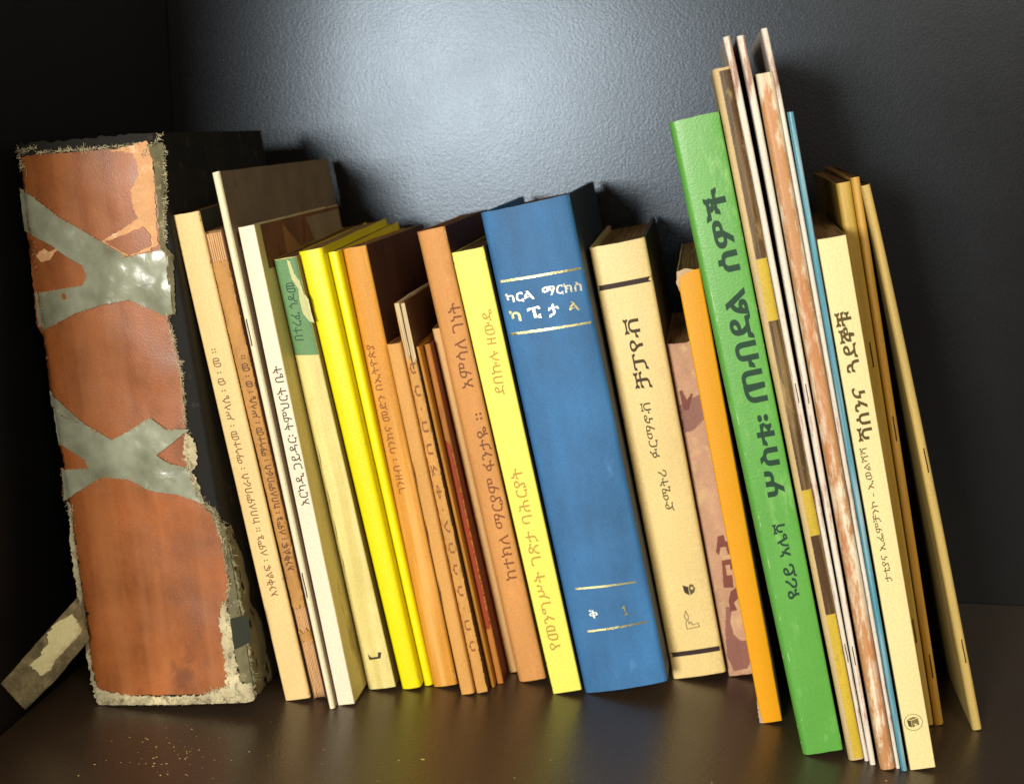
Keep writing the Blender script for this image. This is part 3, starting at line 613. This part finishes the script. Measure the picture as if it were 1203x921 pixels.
# ------------------------------------------------------------------ 6: green label over cream
bk = Book('greentop', 'faded cream book with a scuffed green label at the head, beside the bright yellow pair', 'book', 132, rl=3.2, rr=.6, bulge=.4, wob=.3)
m = paper('faded_cream_spine', (232, 216, 142), .6, .10, (238, 224, 165), .5, 50, .6, streak=(220, .35, (176, 160, 60)))
bk.spine(m); bk.covers(paper('olive_side', (170, 155, 60), .6, .15), paper('grey_cover', (120, 100, 76), .6, .2)); bk.block(PGD)
gl = paper('green_label_paper', (104, 146, 96), .55, .12, (140, 145, 110), .4, 60, .5)
Pp = bk.d['patch']; H = bk.H
lw = min(Pp['label'][2][1], Pp['label'][3][1])
gp = [(.2, lw + 1.5), (bk.T(lw) - .15, lw), (bk.T1 - .15, H - .3), (.2, H - .3)]
lab = bk.patch('green_label', gp, gl, off=.14, thick=.1, jit=.05, seg=.9, grid=1.2)
bk.patch('scuff', Pp['tear'], paper('scuff_white', (206, 206, 150), .8, .1), off=.38, thick=.06, jit=.12, seg=.5, grid=.7)
bk.patch('printed_mark', Pp['mark'], dark_ink, off=.08, thick=.05, seg=1, grid=3)
bk.texts(ink('green_ink', (34, 72, 56)), off=.34)
# short creases at the hinge
for w in (62, 80, 96, 118):
    bk.patch('crease', [(1.6, w), (1.9, w + 6), (2.1, w + 12), (2.25, w + 6)], dark_ink, off=.05, thick=.04, seg=2, grid=3)

# ------------------------------------------------------------------ 7, 8: yellow pair
ym = paper('bright_yellow_cover', (253, 226, 4), .38, .04, (225, 190, 10), .1, 40, .3, grain=.15, spec=.5)
bk = Book('yel1', 'plain bright yellow book, the wider one of the pair right of the green label', 'book', 136, rl=1.6, rr=1.6, bulge=.6)
bk.spine(ym); bk.covers(ym, ym); bk.block(PG); nicks(bk, (240, 214, 90), 12)
bk = Book('yel2', 'plain bright yellow book, the thinner one of the pair, touching the orange lettered spine', 'book', 134, rl=1.4, rr=1.4, bulge=.5)
bk.spine(ym); bk.covers(ym, ym); bk.block(PG)

# ------------------------------------------------------------------ 9: orange lettered
bk = Book('bank', 'faded orange book lettered small in brown down its length, right of the yellow pair', 'book', 136, rl=2.2, rr=1.2, bulge=.8)
m = paper('orange_faded_spine', (214, 148, 46), .5, .12, (238, 180, 100), .35, 45, .25, streak=(260, .5, (242, 190, 110)))
bk.spine(m); bk.covers(m, paper('purple_brown_cover', (74, 42, 34), .5, .25)); bk.block(PG)
bk.texts(ink('orange_brown_ink', (140, 78, 26))); nicks(bk, (240, 205, 150))

# ------------------------------------------------------------------ 10..14: short thin ones
bk = Book('pale', 'short thin pale orange booklet tucked against the faded orange book', 'booklet', 125, rl=1.0, rr=1.0, bulge=.4)
m = paper('pale_orange_paper', (218, 160, 84), .6, .10, (205, 130, 60), .3, 50, .3)
bk.spine(m); bk.covers(m); bk.block(PG)
for w in (46, 78, 108): bk.patch('crease', [(.5, w), (.8, w + 8), (.65, w + 15), (.3, w + 8)], dark_ink, off=.05, thick=.04, seg=2, grid=3)

bk = Book('thin', 'thin tan booklet splitting at the head, with faint letters spaced down its spine', 'booklet', 122, rl=.8, rr=.8, bulge=.2, wob=.3)
m = paper('thin_tan_paper', (212, 156, 82), .65, .14, (175, 110, 55), .35, 60, .4)
H = bk.H
bk.covers(m, paper('thin_dark_cover', (72, 40, 28), .5, .2), w1=H - .3)
for q in range(2):
    T = 0
    a0 = lambda w, q=q: .4 + q * (bk.T(w) * .5 - .1) + (.35 if q else 0) * (w / bk.H) ** 6
    a1 = lambda w, q=q: .4 + (q + 1) * (bk.T(w) * .5 - .4) + (.3 if q else -.25 * (w / bk.H) ** 6)
    bk.plate('page_block', a0, a1, .9, 121, .4, H - .2 - q * .8, PGW, wobx=.15, jag=.6, step=5)
poly = [(.1, .3), (bk.T0 - .1, .3), (bk.T1 - .1, H - 28), (bk.T1 * .6, H - 34), (bk.T1 * .45, H - 26), (.1, H - 31)]
bk.patch('spine', poly, m, off=.0, thick=.3, jit=.2, seg=1.3, grid=2.5, amp=.2)
bk.texts(ink('faint_brown_ink', (150, 92, 46)), off=.55)

bk = Book('dark1', 'thin worn dark ochre booklet wedged beside the split tan one', 'booklet', 118, rl=.8, rr=.8, bulge=.15)
m = paper('dark_ochre_paper', (198, 136, 50), .6, .2, (120, 66, 22), .3, 110, .25)
bk.spine(m); bk.covers(m); bk.block(PGD)
bk = Book('red', 'thin rust red booklet with ochre ends, between the ochre and pale pink-tan ones', 'booklet', 118, rl=.8, rr=.8, bulge=.15)
m = paper('rust_ochre_paper', (186, 118, 44), .6, .25, (110, 55, 18), .5, 60, .25)
bk.spine(m); bk.covers(m, paper('rust_cover', (110, 36, 16), .55, .2)); bk.block(PGD)
bk.patch('red_spine_strip', [(.1, 30), (bk.T0 - .05, 30), (bk.T0 - .05, 128), (.1, 131)], paper('red_strip_paper', (150, 58, 30), .5, .15, (120, 30, 12), .3, 60, .3), off=.1, thick=.06, jit=.06, seg=.8, grid=.9)
bk = Book('pink', 'short thin pale pink-tan book half hidden by the tall tan lettered one', 'book', 112, rl=1.4, rr=1.0, bulge=.5)
m = paper('pink_tan_paper', (216, 170, 110), .6, .10, (205, 145, 95), .3, 50, .25)
bk.spine(m); bk.covers(m); bk.block(PG)

# ------------------------------------------------------------------ 15, 16
bk = Book('tanbk', 'tall pinkish tan book with large brown lettering, left of the pale yellow spine', 'book', 132, rl=3.0, rr=1.2, bulge=.8)
m = paper('pinkish_tan_spine', (212, 150, 84), .6, .10, (222, 168, 106), .4, 45, .3)
bk.spine(m); bk.covers(m, paper('dark_brown_cover', (66, 36, 24), .5, .2)); bk.block(PGD)
bk.texts(ink('tan_book_ink', (122, 70, 34))); nicks(bk, (240, 200, 155), 12)
bk = Book('yel3', 'pale lemon yellow book with large ochre lettering, against the thick blue one', 'book', 138, rl=.8, rr=.8, bulge=.2)
m = paper('lemon_spine', (252, 236, 104), .45, .04, (232, 210, 80), .2, 35, .15)
bk.spine(m); bk.covers(m, paper('lemon_cover_front', (84, 62, 36), .5, .2)); bk.block(PGD)
bk.texts(ink('ochre_ink', (196, 148, 62)), off=.12); nicks(bk, (200, 180, 90), 6)

# ------------------------------------------------------------------ 17: thick blue hardback
bk = Book('blue', 'thick blue cloth hardback with gold lines and lettering, in the middle of the row', 'book', 142, rl=2.4, rr=2.4, bulge=2.2, wob=.3)
blue = paper('blue_book_cloth', (58, 114, 168), .6, .18, (84, 138, 190), .12, 60, .4, grain=.3, fine=1300, fibre=1.3)
bk.spine(blue, thick=1.6, jag=.1); a, b = bk.covers(blue, paper('blue_grey_board', (44, 52, 74), .6, .2), tc=2.4)
bk.block(PGD, y0=3, inset=3.2, sq=0, back=4, tc=2.5)
gold = paper('gold_foil', (236, 214, 150), .28, .25, (150, 110, 50), .3, 300, 1, metallic=.85)
silver = paper('bright_foil', (235, 240, 220), .3, .15, (170, 150, 90), .3, 300, 1, metallic=.6)
nicks(bk, (100, 146, 190), 14)
for n_ in ('l1', 'l2', 'l3', 'l4'): bk.patch('foil_line', bk.d['patch'][n_], gold, off=.1, thick=.05, seg=2, grid=5)
for i, t in enumerate(bk.d['htext']):
    if t[0] == '1':
        u, w = t[1], t[2]
        bk.patch('foil_numeral', [(u + .1, w - 2.3), (u + 2.4, w - 1.9), (u + 2.35, w - 1.4), (u + 1.6, w - 1.5), (u + 1.1, w + 2.8), (u + .6, w + 2.7), (u - .3, w + 1.8), (u, w + 1.4), (u + .55, w + 1.8), (u + .9, w - 1.65), (u + .05, w - 1.8)], gold, off=.16, thick=.05, seg=.5, grid=.8)
    else: bk.write(*t, silver if i not in (2, 5) else gold, off=.16)

# ------------------------------------------------------------------ 18: cream hardback with bands
bk = Book('chap', 'cream hardback with a dark band near head and foot, right of the blue book', 'book', 128, rl=1.6, rr=1.8, bulge=.6)
m = paper('cream_hardback_paper', (237, 211, 143), .4, .05, (205, 170, 100), .15, 60, .3, spec=.5)
bk.spine(m, thick=1.2); bk.covers(m, paper('dark_olive_board', (60, 44, 26), .5, .2), tc=1.8); bk.block(PG, y0=3, inset=2.5, back=3, tc=2)
bandm = ink('band_ink', (52, 34, 28))
for wq, ty in (('band1', 0), ('band2', 0)):
    q = bk.d['patch'][wq]; wl = (q[0][1] + q[3][1]) / 2; wr = (q[1][1] + q[2][1]) / 2
    wc = (wl + wr) / 2
    bk.patch('dark_band', [(.2, wc - 1.3), (bk.T(wc) - .2, wc - 1.3), (bk.T(wc) - .2, wc + 1.3), (.2, wc + 1.3)], bandm, off=.05, thick=.05, seg=1, grid=3)
lk = ink('mark_ink', (96, 84, 50))
u, w = bk.d['patch']['m1'][3][0], bk.d['patch']['m1'][3][1]
bk.patch('publisher_mark', [(u - 2.9, w + 1.6), (u - .2, w + .4), (u - .3, w - 4.2), (u - 2.6, w - 2.2)], dark_ink, off=.08, thick=.04, seg=1, grid=2)
bk.patch('publisher_mark', [(u + .1, w + .4), (u + 1.2, w + 1.8), (u + 2.6, w + 1.0), (u + 3.2, w - 1.0), (u + 2.4, w - 2.9), (u + .2, w - 4.2)], lk, off=.08, thick=.04, seg=1, grid=2, jit=.15)
bk.patch('publisher_mark', [(u + .7, w - .4), (u + 1.6, w + .5), (u + 2.4, w - .6), (u + 1.5, w - 1.6)], m, off=.15, thick=.04, seg=1, grid=2)
def outline(bk, pts, wd, mat, name, closed=True):
    n = len(pts)
    V = []; F = []
    for i in range(n if closed else n - 1):
        a = Vector(pts[i]); b = Vector(pts[(i + 1) % n]); d = (b - a).normalized(); nn = Vector((-d.y, d.x)) * wd / 2; a = a - d * wd / 2; b = b + d * wd / 2
        k = len(V)
        for p in (a - nn, b - nn, b + nn, a + nn): V.append((p.x, bk.surf(p.x, p.y) - .1 - .004 * i, p.y))
        F.append((k, k + 1, k + 2, k + 3))
    return link_mesh(name, V, F, mat, bk.root)
u, w = bk.d['patch']['m2'][0][0], bk.d['patch']['m2'][0][1]
outline(bk, [(u + .1, w - 5), (u, w - 2.2), (u + .7, w - .2), (u - .1, w + 1.5), (u + 1.0, w + 4.8), (u + 2.0, w + 1.6), (u + 1.3, w - .4), (u + 1.6, w - 2.4), (u + 2.6, w - 1.4), (u + 3.2, w - 3.2), (u + 6.2, w - 2.6), (u + 6.6, w - 4.6)], .32, dark_ink, 'publisher_mark')
bk.texts(ink('olive_ink', (66, 54, 28)), off=.12); nicks(bk, (190, 155, 90), 8)

# ------------------------------------------------------------------ 19: torn pinkish booklet
bk = Book('torn', 'pinkish brown worn booklet with dark red smears, behind the bright orange spine', 'booklet', 118, rl=.6, rr=.6, bulge=.2, wob=.3)
m = paper('pinkish_worn_paper', (210, 162, 128), .6, .18, (220, 182, 132), .6, 110, .8)
bk.spine(m, jag=.6); bk.covers(m); bk.block(PG)
dr = ink('dark_red_ink', (134, 74, 60)); Pp = bk.d['patch']
def clip(poly, bk=bk): return [(min(max(p[0], .2), bk.T(p[1]) - .2), min(max(p[1], .4), bk.H - .4)) for p in poly]
bk.patch('ink_smear', clip(Pp['stain1']), ink('plum_smear', (160, 112, 96)), off=.06, thick=.04, jit=.2, seg=1, grid=3)
for q in ('stroke1', 'glyph1', 'glyph2', 'glyph3'): bk.patch('painted_letter', clip(Pp[q]), dr, off=.14, thick=.04, jit=.1, seg=1, grid=2)
bk.patch('painted_figure', clip(Pp['blob']), ink('plum_ink', (156, 104, 90)), off=.08, thick=.04, jit=.2, seg=1, grid=3)

# ------------------------------------------------------------------ 20: orange
bk = Book('orange', 'plain bright orange book standing forward, left of the big green one', 'book', 138, rl=.8, rr=.8, bulge=.2)
m = paper('bright_orange_cover', (255, 164, 8), .45, .04, None, grain=.12)
wp = paper('peeled_white_edge', (215, 180, 140), .7, .15)
bk.spine(m); bk.covers(wp, m, tc=.5); bk.block(PG)
H = bk.H
bk.patch('peeled_corner', [(-.9, H - 5), (-.2, H - 9), (1.2, H - 2.2), (4, H - .8), (bk.T1 * .75, H + .2), (4, H + 1.4), (.2, H + .6)], wp, off=.05, thick=.35, jit=.2, seg=1, grid=2, amp=.5)
bk.patch('peeled_edge', [(-.9, .3), (1.3, .3), (.3, 4), (-.1, 12), (-.6, 8)], wp, off=.05, thick=.3, jit=.2, seg=1, grid=2, amp=.3)

# ------------------------------------------------------------------ 21: green
bk = Book('green', 'tall green book with big dark green lettering, the widest spine right of the blue one', 'book', 152, rl=2.8, rr=1.0, bulge=.3)
m = paper('green_cover', (92, 164, 66), .4, .07, (128, 186, 100), .45, 70, .3, grain=.15, spec=.55)
bk.spine(m); bk.covers(m, paper('dark_green_front', (40, 70, 34), .5, .2)); bk.block(PG)
sc_ = paper('pale_scuff', (176, 214, 150), .6, .1)
for i in range(26):
    w = random.uniform(2, 288); l = random.choice([1, 1.5, 3, 7]); u = 2.7 + random.uniform(-.15, .15)
    bk.patch('scuff', [(u, w), (u + .2, w + l * .4), (u + .04, w + l), (u - .12, w + l * .5)], sc_, off=.03, thick=.03, seg=3, grid=5)
bk.texts(ink('deep_green_ink', (22, 62, 40)), off=.15); nicks(bk, (172, 206, 140), 22)

# ------------------------------------------------------------------ 22: brown and yellow booklet
bk = Book('bro', 'worn brown and yellow booklet with a beige edge, directly right of the green book', 'booklet', 150, rl=1.6, rr=1.2, bulge=.4, wob=.3)
m = paper('beige_worn_paper', (204, 178, 126), .55, .15, (120, 88, 40), .4, 60, .2, streak=(240, .4, (205, 175, 115)))
bk.spine(m); bk.covers(m, paper('brown_back', (80, 52, 28), .5, .2)); bk.block(PGD)
db = paper('dark_brown_print', (84, 60, 34), .45, .3, (172, 146, 92), .45, 170, .3, streak=(500, .6, (150, 124, 78))); ylw = paper('mustard_print', (206, 178, 58), .45, .15, (150, 118, 50), .3, 170, .3)
T = bk.T; H = bk.H
def rs(wa, wb, ua=.36, ub=.97): return [(T(wa) * ua, wa), (T(wa) * ub, wa), (T(wb) * ub, wb), (T(wb) * ua, wb)]
for wa, wb, mm in ((231, 311, db), (204, 231, ylw), (128, 204, db), (107, 128, ylw), (70, 107, db), (1, 70, ylw)):
    bk.patch('printed_strip', rs(wa + .05, wb - .05), mm, off=.2, thick=.05, jit=.06, seg=.8, grid=1.0)

# ------------------------------------------------------------------ 23..26 thin stained ones
def stained(name, c=(232, 224, 210)):
    return paper(name, c, .55, .08, (148, 92, 72), .62, 210, .13, streak=(600, .35, (205, 176, 150)))
for key, lab in (('w1', 'tall thin pinkish white magazine touching the worn brown and yellow booklet'),
                 ('w2', 'tall thin pinkish white magazine between its thin twin and the marbled brown spine'),
                 ('w3', 'tallest thin white magazine, squeezed between the marbled spine and the teal one')):
    if key == 'w3':
        continue
    bk = Book(key, lab, 'magazine', 150, rl=.85, rr=.85, bulge=.1, wob=.12)
    m = stained('stained_white_' + key); bk.spine(m); bk.covers(m, paper('magazine_back_' + key, (66, 40, 30), .4, .3), tc=.25); bk.block(PGW, tc=.3)
    for w in (48, 168): bk.staple(bk.T(w) * .5, w, 9, .35)
    flare(bk.root, -1.1 if key == 'w1' else -1.3, bk.H, 0)
bk = Book('marb', 'marbled brown and cream spine between the pinkish white magazines', 'book', 148, rl=1.8, rr=1.8, bulge=.6, wob=.3)
m = paper('marbled_brown_paper', (198, 146, 98), .45, .16, (250, 234, 208), .8, 105, .26, streak=(210, .7, (184, 104, 52)))
bk.spine(m); bk.covers(m, paper('marbled_back', (96, 60, 36), .5, .3)); bk.block(PGD)
bk = Book('w3', 'tallest thin white magazine, squeezed between the marbled spine and the teal one', 'magazine', 150, rl=.85, rr=.85, bulge=.1, wob=.12)
m = stained('stained_white_tall', (230, 222, 208)); bk.spine(m); bk.covers(m, paper('magazine_back_tall', (150, 130, 110), .4, .3), tc=.25); bk.block(PGW, tc=.3)
flare(bk.root, -1.8, bk.H)
bk = Book('blth', 'thin teal blue booklet pressed against the cream lettered spine', 'booklet', 148, rl=.9, rr=.9, bulge=.1, wob=.12)
m = paper('teal_cover', (78, 150, 172), .35, .12, (170, 190, 190), .3, 80, .2, streak=(700, .6, (176, 196, 200)))
bk.spine(m); bk.covers(m, paper('teal_back', (30, 34, 40), .4, .2), tc=.25); bk.block(PGW, tc=.3)

# ------------------------------------------------------------------ 28 cream
bk = Book('cream2', 'pale cream book with dark olive lettering and a round emblem at its foot', 'book', 142, rl=.5, rr=.5, bulge=.12)
m = paper('pale_cream_spine', (236, 219, 160), .45, .03, (230, 205, 120), .12, 40, .2)
bk.spine(m); bk.covers(m, paper('olive_front', (150, 130, 60), .5, .2)); bk.block(PG)
bk.texts(ink('dark_olive_ink', (84, 70, 22)), off=.1)
eu, ew = D['marks']['emblem']; em = ink('emblem_ink', (126, 112, 62)); em2 = ink('emblem_dark', (86, 76, 40))
def ring(bk, cu, cw, r0, r1, mat, name):
    V = []; F = []; n = 40
    for i in range(n):
        a = 6.28318 * i / n
        for r in (r0, r1):
            u = cu + r * math.cos(a); w = cw + r * math.sin(a); V.append((u, bk.surf(u, w) - .12, w))
    for i in range(n):
        j = (i + 1) % n; F.append((2 * i, 2 * i + 1, 2 * j + 1, 2 * j))
    return link_mesh(name, V, F, mat, bk.root)
ring(bk, eu, ew, 3.75, 4.0, em, 'emblem_ring')
bk.patch('emblem_book', [(eu - 2.6, ew + 1.5), (eu - 1.0, ew + .9), (eu - .9, ew - 2.4), (eu - 2.3, ew - 1.6)], em2, off=.06, thick=.04, seg=2, grid=3)
bk.patch('emblem_book', [(eu - .8, ew + .9), (eu + 2.2, ew + 1.6), (eu + 2.4, ew - 1.4), (eu - .7, ew - 2.4)], em, off=.06, thick=.04, seg=2, grid=3)
bk.patch('emblem_book', [(eu - 2.4, ew + 1.8), (eu + .4, ew + 2.5), (eu + 2.1, ew + 1.9), (eu - .9, ew + 1.2)], em, off=.06, thick=.04, seg=2, grid=3)
bk.write('አ', eu + .1, ew - 1.4, eu + 1.7, ew - 1.0, 1.7, .02, m, name='emblem_letter', off=.22)

# ------------------------------------------------------------------ 29..31 ochre
def ochre(n, c=(188, 150, 56)): return paper(n, c, .5, .16, (140, 96, 24), .35, 60, .15, streak=(300, .6, (214, 178, 96)))
for key, lab, c in (('och1', 'ochre yellow booklet set back right of the cream lettered spine, left of its twin', (190, 156, 62)),
                    ('och2', 'ochre orange booklet, right one of the set-back pair next to the dark gap', (196, 146, 52)),
                    ('och3', 'slim olive-beige booklet leaning alone at the far right end', (196, 170, 100))):
    bk = Book(key, lab, 'booklet', 138 if key != 'och3' else 140, rl=1.6, rr=1.6, bulge=.2, wob=.25)
    m = ochre('ochre_' + key, c); bk.spine(m); bk.covers(m, paper('ochre_back_' + key, (60, 42, 22), .5, .3), tc=.3); bk.block(PGD)
    for w in ((182, 48) if key == 'och1' else (147, 30) if key == 'och2' else (134, 40)): bk.staple(bk.T(w) * .62, w - 6, 12, .5)
    if key == 'och3': flare(bk.root, -.6, bk.H, .9)
